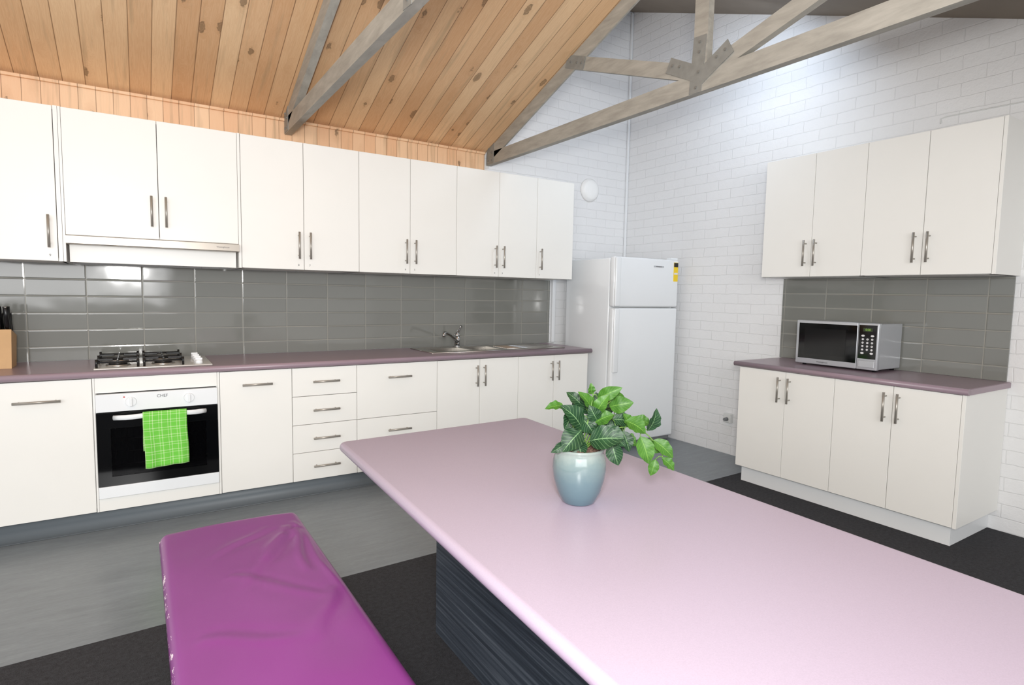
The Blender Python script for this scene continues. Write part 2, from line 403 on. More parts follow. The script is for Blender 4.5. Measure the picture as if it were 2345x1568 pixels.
e=base_unit(1.19,1.765,'white base cabinet with two deep drawers','drawers')
for z0,z1 in((.457,ZB1),(ZB0,.457)):
    d=front('drawer',e,1.19,1.765,z0,z1,'y',FB); handle(d,1.4775,z1-.09,.165,'y',FB,False)
e=base_unit(1.765,2.45,'white two-door base cabinet beneath the steel sink','sink')
hdoor(e,1.765,2.11,'r'); hdoor(e,2.11,2.45,'l')
e=base_unit(2.45,3.14,'white two-door base cabinet next to the fridge','door')
hdoor(e,2.45,2.79,'r'); hdoor(e,2.79,3.14,'l')

WT0,WT1=.819,.855
SX0,SX1,SY0,SY1=1.84,2.44,3.885,4.165
m=MB(); yb0=3.708
m.box(-1.26,3.155,yb0,SY0,WT0,WT1).box(-1.26,SX0,SY0,4.312,WT0,WT1).box(SX1,3.155,SY0,4.312,WT0,WT1).box(SX0,SX1,SY1,4.312,WT0,WT1)
m.cyl((-1.26,yb0,.837),(3.17,yb0,.837),.018,seg=24)
m.box(3.155,3.17,yb0,4.312,WT0+.004,WT1-.002)
wt=m.done('worktop',M['top']); wt['label']='long mauve laminate worktop with rounded front edge'; wt['category']='worktop'

o=box('splashback',(-1.26,3.18,YB-.013,YB-.001,.856,1.424),M['tilex']); o['label']='glossy grey stacked wall tiles behind the long worktop'; o['category']='tiles'
o=box('splashback',(XR-.013,XR-.001,1.225,2.60,.856,1.443),M['tiley']); o['label']='glossy grey wall tiles behind the microwave'; o['category']='tiles'

# ---------------- overhead cabinets
FU=3.93; ZU0,ZU1=1.426,2.232
GU='row of white overhead cabinets'
def over_unit(x0,x1,label,z0=ZU0,back=YB-.0005):
    e=empty('overhead_cabinet',((x0+x1)/2,4.1,z0),label,'cabinet',GU)
    carcass(e,x0+.0005,x1-.0005,FU+.02,back,z0+.001,ZU1,True,'y'); 
    return e
def odoor(e,x0,x1,side,z0=ZU0,num=None):
    d=front('door',e,x0,x1,z0,ZU1,'y',FU); hx=(x0+.035 if side=='l' else x1-.035)
    handle(d,hx,z0+.155,.17,'y',FU)
    if num: text('number_sticker',num,.018,(hx,FU-.0005,z0+.03),RB,M['ink'],d)
    return d
e=over_unit(-1.10,-.325,'white overhead cabinet above the knife block')
odoor(e,-1.10,-.71,'r'); odoor(e,-.71,-.345,'r',num='9')
box('side_panel',(-.345+G,-.325,FU,FU+.018,ZU0,ZU1),M['cab'],e)
e=over_unit(-.325,.548,'white overhead cabinet containing the slide-out range hood',1.566)
box('side_panel',(-.325+G,-.312,FU,YB-.02,ZU0,ZU1),M['cab'],e); box('side_panel',(.532,.548-G,FU,YB-.02,ZU0,ZU1),M['cab'],e)
odoor(e,-.312,.118,'r',1.568); odoor(e,.118,.532,'l',1.568)
box('filler_panel',(-.300,.520,3.972,3.988,ZU0,1.524),M['cab'],e)
e=over_unit(.548,1.28,'white two-door overhead cabinet beside the range hood'); odoor(e,.548,.918,'r',num='8'); odoor(e,.918,1.28,'l',num='7')
e=over_unit(1.28,2.02,'white two-door overhead cabinet above the worktop'); odoor(e,1.28,1.65,'r',num='6'); odoor(e,1.65,2.02,'l',num='5')
e=over_unit(2.02,2.75,'white two-door overhead cabinet above the sink'); odoor(e,2.02,2.39,'r',num='4'); odoor(e,2.39,2.75,'l',num='3')
e=over_unit(2.75,3.125,'white single-door overhead cabinet next to the fridge'); odoor(e,2.75,3.125,'l',num='1')

e=empty('range_hood',(.11,4.1,1.52),'slim stainless steel slide-out range hood','range hood')
m=MB(); m.prism([(-.309,3.890,1.562),(-.309,3.896,1.5655),(-.309,4.30,1.5655),(-.309,4.30,1.519),(-.309,3.896,1.519),(-.309,3.888,1.523)],(.838,0,0)); m.done('body',M['hood'],e)
text('lettering','Westinghouse',.012,(.44,3.8885,1.543),RB,M['ink'],e)

# ---------------- oven
e=empty('oven',(.085,3.9,.17),'built-in oven with white trim and black glass door','oven')
m=MB(); m.box(-.19,.36,3.745,3.76,.18,.22).box(-.19,-.18,3.745,4.25,.18,.72).box(.35,.36,3.745,4.25,.18,.72).box(-.18,.35,4.24,4.25,.18,.72).box(-.18,.35,3.745,4.25,.71,.72).box(-.18,.35,3.745,4.25,.18,.19)
m.done('body',M['black'],e)
cp=box('control_panel',(-.201,.371,3.692,3.73,.636,.731),M['white'],e,bev=.003)
for kx in(-.045,.228):
    m=MB(); m.cyl((kx,3.692,.685),(kx,3.682,.685),.026,.024,seg=28).box(kx-.006,kx+.006,3.668,3.684,.662,.708,.003); m.done('knob',M['white'],cp)
m=MB(); m.cyl((-.075,3.6925,.712),(-.075,3.691,.712),.004,seg=12); m.done('indicator_light',plain('red_light',srgb(190,40,30),.4),cp)
text('lettering','CHEF',.022,(.10,3.6915,.706),RB,M['ink'],cp)
m=MB()
m.box(-.201,.371,3.70,3.73,.545,.632,.002).box(-.201,-.14,3.70,3.73,.236,.545).box(.31,.371,3.70,3.73,.236,.545).box(-.14,.31,3.70,3.73,.236,.285)
dr=m.done('door',M['gblack'],e)
box('oven_glass',(-.139,.309,3.701,3.709,.286,.544),M['oglass'],dr)
box('door_trim',(-.201,.371,3.697,3.73,.171,.234),M['white'],dr,bev=.003)
m=MB(); pts=[]
for i in range(17):
    t=i/16; xx=-.125+.435*t; dd=.046*min(1,(math.sin(math.pi*t)*2.2)) ; pts.append((xx,3.70-dd-.004,.603+.010*math.sin(math.pi*t)))
m.tube(pts,.0135,12,flat=.5); m.done('handle',M['white'],dr,label='curved white oven door handle')
for zz in(.33,.40,.47):
    m=MB(); m.tube([(-.17,3.77,zz),(.34,3.77,zz)],.003,8)
    for i in range(18): 
        xx=-.16+i*.029; m.box(xx,xx+.003,3.77,4.15,zz,zz+.003)
    m.done('oven_rack',M['steel'],e)

# tea towel
bm=bmesh.new(); uvl=bm.loops.layers.uv.new('UVMap'); NX,NZ=22,44; hz=.614; hy=3.651
V=[]; W=.206; x0=.005
path=[]
Lf,Lb=.285,.20; R=.0165
tot=Lf+Lb+math.pi*R
for j in range(NZ+1):
    s=tot*j/NZ
    if s<Lf: path.append((hy-R,hz-Lf+s,s))
    elif s<Lf+math.pi*R:
        a=(s-Lf)/R; path.append((hy-R*math.cos(a),hz+R*math.sin(a),s))
    else: path.append((hy+R,hz-(s-Lf-math.pi*R),s))
for j,(y,z,s) in enumerate(path):
    row=[]
    for i in range(NX+1):
        u=i/NX; hang=max(0,(hz-z)/.28); fr=(1 if y<hy else 0)
        yy=y-fr*hang*(.006*math.sin(u*9+1)+.005*math.sin(u*17)+.003)+ (0 if fr else .004*math.sin(u*8)*hang)
        if not fr and yy>3.69: yy=3.69
        xx=x0+W*u+hang*.006*fr+.0015*math.sin(s*22)
        zz=z-(fr*hang*.004*math.sin(u*5+.5))
        row.append(bm.verts.new((xx,yy,zz)))
    V.append(row)
for j in range(NZ):
    for i in range(NX):
        f=bm.faces.new((V[j][i],V[j][i+1],V[j+1][i+1],V[j+1][i])); f.smooth=True
        for l,(a,b_) in zip(f.loops,((i,j),(i+1,j),(i+1,j+1),(i,j+1))): l[uvl].uv=(a/NX*W,b_/NZ*tot)
mm=MB(); mm.bm.free(); mm.bm=bm; o=mm.done('tea_towel',M['towel'])
o['label']='bright green checked tea towel draped over the oven handle'; o['category']='towel'
sm=o.modifiers.new('s','SOLIDIFY'); sm.thickness=.003; sm.offset=0

# ---------------- cooktop
e=empty('gas_cooktop',(.08,3.98,.855),'four-burner gas cooktop with black trivets and white knobs','cooktop')
m=MB(); m.box(-.205,.355,3.738,4.238,.8555,.864,.004,3); m.done('plate',plain('cooktop_enamel',srgb(215,213,208),.22,.3),e)
for bx in(-.10,.115):
    for by,rr in((3.865,.045),(4.11,.035)):
        m=MB(); m.cyl((bx,by,.864),(bx,by,.872),rr+.014,rr+.010,seg=28); m.mi=1; m.cyl((bx,by,.872),(bx,by,.882),rr,rr-.004,seg=28); m.done('burner',[M['steel'],M['black']],e)
for bx in(-.10,.115):
    m=MB(); x0_,x1_,y0_,y1_=bx-.093,bx+.093,3.765,4.21; zt=.904; r=.0055
    for (a,b_) in (((x0_,y0_),(x1_,y0_)),((x1_,y0_),(x1_,y1_)),((x1_,y1_),(x0_,y1_)),((x0_,y1_),(x0_,y0_)),((x0_,3.987),(x1_,3.987))):
        m.cyl((a[0],a[1],zt-.01),(b_[0],b_[1],zt-.01),r,seg=8)
    for by in(3.865,4.11):
        for dx,dy in((1,0),(-1,0),(0,1),(0,-1)):
            m.box(min(bx+dx*.022,bx+dx*.093)-.004*abs(dy),max(bx+dx*.022,bx+dx*.093)+.004*abs(dy),min(by+dy*.022,by+dy*.11)-.004*abs(dx),max(by+dy*.022,by+dy*.11)+.004*abs(dx),zt-.012,zt,.002,1)
    for a in((x0_,y0_),(x1_,y0_),(x1_,y1_),(x0_,y1_),(x0_,3.987),(x1_,3.987)): m.cyl((a[0],a[1],.864),(a[0],a[1],zt+.006),.006,seg=8)
    m.done('trivet',M['black'],e,label='black cast iron trivet')
for i in range(4):
    ky=3.80+i*.105; m=MB(); m.cyl((.29,ky,.864),(.29,ky,.886),.021,.017,seg=24).box(.272,.308,ky-.004,ky+.004,.884,.896,.002,1); m.done('knob',M['white'],e)

# ---------------- sink and tap
e=empty('kitchen_sink',(2.35,4.03,.855),'stainless steel one-and-a-half bowl sink with drainer','sink')
z0,z1=.8555,.8605; m=MB()
b1=(1.86,2.15,3.90,4.15); b2=(2.19,2.42,3.90,4.15)
m.box(1.79,2.98,3.835,3.90,z0,z1).box(1.79,2.98,4.15,4.235,z0,z1).box(1.79,1.86,3.90,4.15,z0,z1).box(2.15,2.19,3.90,4.15,z0,z1).box(2.42,2.98,3.90,4.15,z0,z1)
for i in range(9):
    yy=3.92+i*.026; m.cyl((2.47,yy,z1),(2.93,yy,z1),.004,seg=8)
for a,b_ in(((1.785,3.83),(2.985,3.83)),((2.985,3.83),(2.985,4.24)),((2.985,4.24),(1.785,4.24)),((1.785,4.24),(1.785,3.83))):
    m.cyl((*a,.8585),(*b_,.8585),.0035,seg=8)
m.done('drainer',M['steel'],e)
for q in(b1,b2):
    a,b_,c,d_=q; m=MB(); t=.003; zb=.72
    m.box(a-t,b_+t,c-t,d_+t,zb-t,zb).box(a-t,a,c-t,d_+t,zb,z0).box(b_,b_+t,c-t,d_+t,zb,z0).box(a,b_,c-t,c,zb,z0).box(a,b_,d_,d_+t,zb,z0).cyl(((a+b_)/2,(c+d_)/2,zb),((a+b_)/2,(c+d_)/2,zb+.003),.04,seg=24)
    m.done('bowl',M['steel'],e)
e=empty('mixer_tap',(2.17,4.195,.861),'chrome swivel mixer tap standing on the sink','tap')
chrome=plain('chrome',srgb(205,205,205),.08,1)
m=MB(); m.cyl((2.17,4.195,.861),(2.17,4.195,.872),.030,.026,seg=28).cyl((2.17,4.195,.872),(2.17,4.195,.955),.021,.023,seg=28).lathe([(.023,.955),(.022,.965),(.014,.974),(0,.977)],(2.17,4.195,0),24); m.done('tap_body',chrome,e)
m=MB(); m.tube([(2.16,4.18,.905),(2.12,4.14,.935),(2.05,4.08,.968),(1.99,4.03,.99),(1.965,4.01,.992),(1.955,4.00,.975),(1.955,4.00,.962)],[.014,.012,.011,.011,.011,.012,.012],14); m.done('spout',chrome,e)
m=MB(); m.tube([(2.17,4.195,.97),(2.175,4.185,.99),(2.185,4.17,1.02),(2.19,4.16,1.03)],[.012,.010,.008,.009],10,flat=1.3); m.done('lever',chrome,e)

# ---------------- knife block
KB=-.055
e=empty('knife_block',(-.585+KB,4.08,.855),'light wooden knife block holding black-handled knives','knife block')
m=MB(); m.prism([(-.66+KB,4.00,.8555),(-.66+KB,4.15,.8555),(-.66+KB,4.20,1.02),(-.66+KB,4.045,1.06)],(.145,0,0)); m.done('body',M['block'],e)
for r_ in range(3):
    for c_ in range(4):
        kx=-.634+KB+c_*.034; ky=4.065+r_*.042; kz=1.062-r_*.012
        k=empty('kitchen_knife',(kx,ky,kz-.02),'black-handled kitchen knife standing in the wooden block','knife','knives in the block')
        dv=Vector((0,-.05,.175)).normalized(); hl=.135-.012*r_+.012*((r_*5+c_*3)%3-1)
        p=Vector((kx,ky,kz))
        m=MB(); m.tube([p,p+dv*.02,p+dv*hl*.55,p+dv*hl],[.012,.015,.013,.015],10,flat=.8); m.done('handle',M['black'],k)
        m=MB(); m.cyl(p+dv*(hl-.002),p+dv*(hl+.002),.009,seg=12); m.done('end_cap',M['steel'],k)

# ---------------- fridge
e=empty('fridge',(3.65,3.9,0),'tall white two-door fridge with top freezer in the corner','fridge')
FX0,FX1=3.272,4.03
box('body',(FX0+.004,FX1-.004,3.63,4.20,.035,1.605),M['fridge'],e,bev=.008,seg=3)
for a in((3.31,3.67),(3.99,3.67),(3.31,4.16),(3.99,4.16)):
    m=MB(); m.cyl((*a,0),(*a,.04),.02,seg=14); m.done('foot',M['grey'],e)
for z0,z1,hz0 in((1.205,1.618,1.21),(.055,1.196,.66)):
    d=box('door',(FX0,FX1,3.565,3.622,z0,z1),M['fridge'],e,bev=.016,seg=4)
    m=MB(); m.box(FX0+.004,FX0+.060,3.548,3.572,hz0,z1-.004 if z0<1 else z1-.006,.010,4); m.done('handle',M['fridge'],d,label='moulded white grip')
    if z0>1:
        b_=box('badge',(3.72,3.84,3.5625,3.566,1.545,1.558),M['silver'],d)
        text('lettering','Westinghouse',.012,(3.78,3.562,1.5515),RB,M['ink'],d)
        box('energy_label',(3.965,4.018,3.5628,3.566,1.43,1.595),M['yellow'],d)
        box('energy_label',(3.966,4.017,3.562,3.5635,1.555,1.592),M['black'],d); box('energy_label',(3.97,4.013,3.562,3.5635,1.49,1.505),M['inkw'],d)
m=MB(); m.box(FX0+.01,FX1-.01,3.60,3.64,.02,.055); m.done('kick_grille',M['grey'],e)
m=MB(); m.box(FX1-.08,FX1,3.58,3.64,1.618,1.635,.004); m.done('hinge_cover',M['fridge'],e)

m=MB(); seg=40
prof=[(0,.048),(.05,.047),(.080,.041),(.092,.033),(.098,.022),(.104,.018),(.106,.010),(.106,0),(0,0)]
m.lathe(prof,(0,0,0),seg)
for v in m.bm.verts: v.co=Vector((3.62+v.co.x,YB-v.co.z-.0005,2.283+v.co.y))
o=m.done('smoke_alarm',plain('alarm_plastic',srgb(244,244,242),.45)); o['label']='round white alarm fixed on the painted brick'; o['category']='alarm'
e=empty('power_outlet',(XR-.03,3.02,.28),'small white power outlet box low on the brick','power outlet')
box('body',(XR-.038,XR-.0005,2.985,3.055,.27,.345),M['plast'],e,bev=.004); m=MB(); m.cyl((XR-.038,3.02,.30),(XR-.07,3.02,.30),.016,.013,seg=16); m.done('plug',M['grey'],e)
m=MB(); m.tube([(XR-.004,1.65,2.36),(XR-.004,1.65,2.390),(XR-.004,1.62,2.396),(XR-.004,1.40,2.392),(XR-.004,1.1,2.386),(XR-.004,.6,2.38)],.0035,8)
o=m.done('crack',M['plast']); o['label']='thin pale raised line standing in for a crack in the painted brick'; o['category']='crack'  # thin tube added in place of a mortar crack in the brick

# ---------------- side cabinets (against right wall)
FXR=3.55; B0,B1=.115,.82
for (yhi,ym,ylo,lab) in ((2.553,2.207,1.888,'white two-door base cabinet against brick, beside the power outlet'),(1.888,1.56,1.236,'white two-door base cabinet at the open end of the side run')):
    e=empty('base_cabinet',(3.82,(yhi+ylo)/2,0),lab,'cabinet','white base cabinets under the microwave worktop')
    carcass(e,FXR+.02,XR-.002,ylo+.0005,yhi-.0005,B0,B1-.001,False,'x')
    for (a,b_,s) in ((ym,yhi,'lo'),(ylo,ym,'hi')):
        d=front('door',e,a,b_,B0,B1,'x',FXR); handle(d,(a+.035 if s=='lo' else b_-.035),.70,.165,'x',FXR)
    box('kickboard',(3.60,3.616,ylo+(.02 if ylo<1.5 else 0),yhi-(.02 if yhi>2 else 0),.001,B0),M['kickw'],e)
    if ylo<1.5:
        box('side_panel',(FXR,XR-.002,ylo-.018,ylo-.0005,B0,B1),M['cab'],e,bev=.001,seg=1); box('kickboard',(3.617,XR-.002,ylo+.02,ylo+.036,.001,B0),M['kickw'],e)
    else:
        box('kickboard',(3.617,XR-.002,yhi-.036,yhi-.02,.001,B0),M['kickw'],e)
m=MB(); m.box(3.545,XR-.002,1.21,2.585,.821,.855); m.cyl((3.545,1.205,.838),(3.545,2.59,.838),.017,seg=24); m.box(3.545,XR-.002,1.205,2.59,.823,.853)
o=m.done('worktop',M['top']); o['label']='short mauve laminate worktop beneath the microwave'; o['category']='worktop'
FXU=3.75; U0,U1=1.445,2.247
for (yhi,ym,ylo,lab) in ((2.56,2.205,1.882,'white two-door overhead cabinet on the brick, nearer the fridge'),(1.882,1.555,1.225,'white two-door overhead cabinet with exposed end panel')):
    e=empty('overhead_cabinet',(3.92,(yhi+ylo)/2,U0),lab,'cabinet','white overhead cabinets above the microwave')
    carcass(e,FXU+.02,XR-.0005,ylo+.0005,yhi-.0005,U0,U1,True,'x')
    for (a,b_,s) in ((ym,yhi,'lo'),(ylo,ym,'hi')):
        d=front('door',e,a,b_,U0,U1,'x',FXU); handle(d,(a+.035 if s=='lo' else b_-.035),U0+.155,.17,'x',FXU)
    if ylo<1.5: box('side_panel',(FXU,XR-.0005,ylo-.018,ylo-.0005,U0,U1),M['cab'],e,bev=.001,seg=1)

# ---------------- microwave
e=empty('microwave',(3.93,2.02,.855),'silver microwave oven with black glass door on the worktop','microwave')
mx0,mx1,my0,my1,mz0,mz1=3.775,4.075,1.762,2.285,.868,1.156
box('body',(mx0+.03,mx1,my0+.003,my1-.003,mz0+.003,mz1-.003),M['silver'],e,bev=.004)
for a in((3.83,1.80),(3.83,2.25),(4.05,1.80),(4.05,2.25)):
    m=MB(); m.cyl((*a,.8552),(*a,.873),.013,seg=12); m.done('foot',M['black'],e)
yd=1.885
m=MB(); m.box(mx0,mx0+.031,yd,my1,mz0,mz1,.005,3); d=m.done('door',M['silver'],e)
box('door_glass',(mx0-.002,mx0+.002,yd+.004,my1-.018,mz0+.035,mz1-.018),M['gblack'],d,bev=.001,seg=1)
mesh_m=plain('microwave_mesh',srgb(10,11,13),.12)
box('window_screen',(mx0-.003,mx0-.001,yd+.07,my1-.06,mz0+.065,mz1-.05),mesh_m,d)
text('lettering','Westinghouse',.013,(mx0-.0006,2.10,mz0+.017),RR,M['ink'],d)
m=MB(); m.box(mx0,mx0+.031,my0,yd-.002,mz0,mz1,.005,3); c=m.done('control_panel',M['silver'],e)
box('panel_face',(mx0-.002,mx0+.002,my0+.010,yd-.008,mz0+.068,mz1-.012),M['gblack'],c)
box('display',(mx0-.0032,mx0-.001,my0+.035,yd-.033,mz1-.052,mz1-.030),M['lcd'],c)
text('digits','0:00',.018,(mx0-.0034,(my0+yd)/2,mz1-.041),RR,plain('digit_green',srgb(150,200,80),.4),c)
n_=1
for r_ in range(6):
    for c_ in range(3):
        if r_ in(0,5) and c_==1: continue
        yy=yd-.034-c_*.0275; zz=mz1-.078-r_*.0215
        m=MB(); m.cyl((mx0-.001,yy,zz),(mx0-.0045,yy,zz),.0062,seg=14)
        if r_ in(0,5):
            for v in m.bm.verts: v.co.y=yy+(v.co.y-yy)*1.6
        m.done('button',M['inkw'],c)
for r_ in range(1,5):
    for c_ in range(3):
        if r_==4 and c_!=1: continue
        yy=yd-.034-c_*.0275; zz=mz1-.078-r_*.0215
        text('button_number',str(n_%10),.008,(mx0-.005,yy,zz),RR,M['ink'],c); n_+=1
box('door_button',(mx0-.004,mx0+.001,my0+.014,yd-.014,mz0+.014,mz0+.056),M['silver'],c,bev=.003)

# ---------------- table
e=empty('dining_table',(1.05,1.0,0),'large mauve laminate table on a dark wood-grain base','table')
A,B,C,D=(.632,2.205),(1.527,2.245),(1.455,-.35),(.535,-.35)
m=MB(); m.prism([(*p,.684) for p in (A,B,C,D)],(0,0,.036))
vert=[ed for ed in m.bm.edges if abs(ed.verts[0].co.z-ed.verts[1].co.z)>.01]
bmesh.ops.bevel(m.bm,geom=vert,offset=.03,segments=6,affect='EDGES',profile=.5)
hor=[ed for ed in m.bm.edges if abs(ed.verts[0].co.z-ed.verts[1].co.z)<.001 and len(ed.link_faces)==2 and any(len(f.verts)>6 for f in ed.link_faces)]
bmesh.ops.bevel(m.bm,geom=hor,offset=.0165,segments=5,affect='EDGES',profile=.5)
for f in m.bm.faces: f.smooth=len(f.verts)<=4
m.done('table_top',M['table'],e)
m=MB(); m.box(.925,.943,-.10,1.94,0.001,.683).box(1.27,1.288,-.10,1.94,0.001,.683).box(.943,1.27,1.922,1.94,.001,.683).box(.943,1.27,-.10,-.082,.001,.683); m.done('base',M['dwood'],e)

# ---------------- bench
e=empty('bench',(.27,1.5,0),'long bench with creased purple vinyl cushion','bench')
bx0,bx1,by0,by1,zt,zb=.038,.488,.40,2.255,.47,.405
bm=bmesh.new(); NX,NY=46,150; Vt=[]; r=.028
creases=[((.42,2.10),(.30,1.85),.024,.008),((.44,2.08),(.40,1.72),.018,.009),((.36,2.12),(.16,1.95),.022,.004),((.45,2.14),(.46,1.62),.014,.005),((.40,2.03),(.22,1.70),.024,.005),((.44,1.6),(.33,1.35),.03,.004),((.10,1.5),(.3,1.38),.03,.003),((.2,1.8),(.42,1.55),.024,.0035)]
def cre(x,y):
    z=0
    for (a,b_,w,h) in creases:
        ax,ay=a; bx,by=b_; dx,dy=bx-ax,by-ay; L2=dx*dx+dy*dy
        t=max(0,min(1,((x-ax)*dx+(y-ay)*dy)/L2))
        d=((x-ax-t*dx)*dy-(y-ay-t*dy)*dx)/math.sqrt(L2)+.006*math.sin(t*7)
        env=math.sin(math.pi*min(1,max(0,.15+.85*t)))**.6 if 0<t<1 else 0
        z+=h*env*(math.exp(-(d/w*1.6)**2)-.7*math.exp(-((d+w*1.1)/w*1.4)**2))
    return z
xsn=[bx0+(bx1-bx0)*(.5-.5*math.cos(math.pi*i/NX)) for i in range(NX+1)]
ysn=[by0+r*(1-math.cos(math.pi/2*k/6)) for k in range(6)]+[by0+r+(by1-by0-2*r)*k/NY for k in range(NY+1)]+[by1-r+r*math.sin(math.pi/2*k/6) for k in range(1,7)]
for y in ysn:
    row=[]
    for x in xsn:
        dx=min(x-bx0,bx1-x); dy=min(y-by0,by1-y)
        ez=r-math.sqrt(max(0,r*r-min(r*r,(max(0,r-dx))**2+(max(0,r-dy))**2)))
        puff=.008*math.sin(math.pi*(x-bx0)/(bx1-bx0))
        w=min(1,dx/.03)*min(1,dy/.03)
        zz=zt-.008-ez+puff+w*(cre(x,y)+.0025*noise.noise(Vector((x*9,y*6,0))))
        row.append(bm.verts.new((x,y,zz)))
    Vt.append(row)
for j in range(len(ysn)-1):
    for i in range(NX): 
        f=bm.faces.new((Vt[j][i],Vt[j][i+1],Vt[j+1][i+1],Vt[j+1][i])); f.smooth=True
loop=[Vt[0][i] for i in range(NX+1)]+[Vt[j][NX] for j in range(1,len(ysn))]+[Vt[-1][i] for i in range(NX-1,-1,-1)]+[Vt[j][0] for j in range(len(ysn)-2,0,-1)]
low=[bm.verts.new((v.co.x,v.co.y,zb)) for v in loop]
for k in range(len(loop)):
    k2=(k+1)%len(loop); f=bm.faces.new((loop[k],low[k],low[k2],loop[k2])); f.smooth=True
bm.faces.new(low)
mm=MB(); mm.bm.free(); mm.bm=bm; mm.done('cushion',M['purple'],e)
box('seat_board',(bx0+.012,bx1-.012,by0+.012,by1-.012,.385,.404),M['dwood'],e)
for y in(by0+.20,by1-.30):
    box('leg',(bx0+.06,bx1-.06,y,y+.03,.001,.384),M['dwood'],e,label='dark wood-grain panel leg')
box('rail',(bx0+.20,bx0+.225,by0+.231,by1-.301,.20,.36),M['dwood'],e)

# ---------------- plant
PX,PY,PZ=1.026,1.236,.7205
PK=1.09
e=empty('potted_plant',(PX,PY,PZ),'leafy trailing green plant in a glazed blue-grey pot','plant')
prof=[(0,.0),(.043,.0),(.047,.004),(.061,.03),(.071,.062),(.0748,.088),(.0735,.108),(.069,.124),(.0665,.131),(.068,.136),(.070,.140),(.0685,.143),(.0645,.143),(.062,.138),(.061,.130),(0,.130)]
MB().lathe([(a,b_*PK) for a,b_ in prof],(PX,PY,PZ),56).done('pot',M['glaze'],e)
m=MB(); m.lathe([(a,b_*PK) for a,b_ in [(.0,.1405),(.03,.140),(.0605,.137),(.0605,.132),(0,.132)]],(PX,PY,PZ),32)
for _ in range(170):
    a=random.random()*6.28; rr=.057*math.sqrt(random.random()); s_=.0022+random.random()*.0015; cx=PX+rr*math.cos(a); cy=PY+rr*math.sin(a)
    m.box(cx-s_,cx+s_,cy-s_,cy+s_,.1395*PK+PZ-s_,.1395*PK+PZ+s_,rot=Matrix.Rotation(random.random()*3,3,Vector((random.random(),random.random(),1))))
m.done('gravel',M['soil'],e)
Rv=Vector((.8417,-.5399,0)).normalized(); Fv=Vector((.5399,.8417,0)).normalized(); Uv=Vector((0,0,1))
S=1/820.
def W3(px,py,dep):
    u=(px-1330)*S; v=(1149-py)*S
    return Vector((PX,PY,PZ))+Rv*u+Uv*v*1.02-Fv*dep
leaves=[
((1290,930),(1246,934),22,.02,.04,1),((1330,975),(1280,924),46,.03,.05,0),((1328,980),(1286,1024),46,.04,.06,0),
((1346,1000),(1418,988),50,.05,.08,0),((1322,1000),(1332,1038),34,.04,.05,0),((1300,1004),(1261,1028),20,.04,.05,0),
((1356,945),(1320,897),30,.0,.02,1),((1368,912),(1420,886),28,.0,.02,1),((1398,935),(1450,922),36,-.02,.0,1),
((1362,945),(1390,900),28,.02,.03,1),((1352,905),(1350,878),16,.0,.01,1),((1430,960),(1474,986),40,.02,.03,1),
((1484,985),(1500,932),32,.0,.01,0),((1462,992),(1482,1052),36,.03,.04,1),((1495,1004),(1540,1042),30,.01,.02,1),
((1500,1045),(1490,1083),22,.02,.02,1),((1514,1042),(1543,1070),22,.02,.02,1),((1397,1006),(1412,1054),34,.04,.05,0),
((1402,960),(1448,968),34,.0,.0,0),((1375,975),(1426,1012),38,.03,.05,0),((1312,940),(1292,982),32,.0,.02,0),
((1350,955),(1332,908),34,-.03,-.03,0),((1382,940),(1426,908),34,-.04,-.05,0),
((1405,905),(1436,932),26,-.03,-.02,1),((1340,940),(1300,908),26,-.03,-.05,0),((1428,1000),(1458,1018),28,.0,.01,1),
((1385,955),(1370,908),32,-.05,-.06,0),((1455,962),(1496,975),24,-.02,-.02,1),((1482,1015),(1518,1033),24,-.01,.0,1),
((1345,985),(1302,962),40,.0,.0,0),((1390,985),(1438,975),40,-.02,-.03,0),((1360,995),(1398,1022),34,.01,.0,0),((1412,922),(1446,940),26,-.06,-.07,0),
((1330,968),(1322,925),32,-.06,-.09,0),((1390,968),(1418,930),36,-.08,-.11,0),((1350,985),(1388,1010),34,-.04,-.06,0),
((1362,965),(1402,945),34,.02,.03,1),((1365,960),(1345,925),30,.02,.03,0),
((1425,985),(1440,1030),28,.01,.02,0),((1350,950),(1395,975),44,-.01,.0,0),((1330,955),(1358,990),44,.01,.02,0),((1440,975),(1425,945),26,.01,.01,1)]
bm=bmesh.new(); uvl=bm.loops.layers.uv.new('UVMap')
stems=[]
for (b_,t_,w,d0,d1,mi) in leaves:
    P0=W3(*b_,d0); P1=W3(*t_,d1); ax=P1-P0; L=ax.length; ax.normalize()
    nrm=(-Fv*1.0+Uv*random.uniform(.2,1.1)+Rv*random.uniform(-.6,.6)); nrm=(nrm-ax*nrm.dot(ax)).normalized(); wd=ax.cross(nrm); wm=w*S*.5*1.12
    NL,NW=12,6; g=[]
    for i in range(NL+1):
        t=i/NL; prf=(math.sin(math.pi*t**.78)**.85) if 0<t<1 else 0.0
        row=[]
        for j in range(NW+1):
            s=j/NW*2-1
            p=P0+ax*(L*t)+wd*(s*wm*prf)+nrm*(.12*L*math.sin(math.pi*t)+abs(s)**1.3*wm*prf*.3+.003*math.sin(t*20)*abs(s)*prf)
            row.append(bm.verts.new(p))
        g.append(row)
    for i in range(NL):
        for j in range(NW):
            f=bm.faces.new((g[i][j],g[i][j+1],g[i+1][j+1],g[i+1][j])); f.smooth=True; f.material_index=mi
            for l,(a,c_) in zip(f.loops,((i,j),(i,j+1),(i+1,j+1),(i+1,j))): l[uvl].uv=(a/NL,c_/NW)
    stems.append(P0)
mm=MB(); mm.bm.free(); mm.bm=bm; o=mm.done('leaves',[M['leafd'],M['leafb']],e,normals=False)
m=MB()
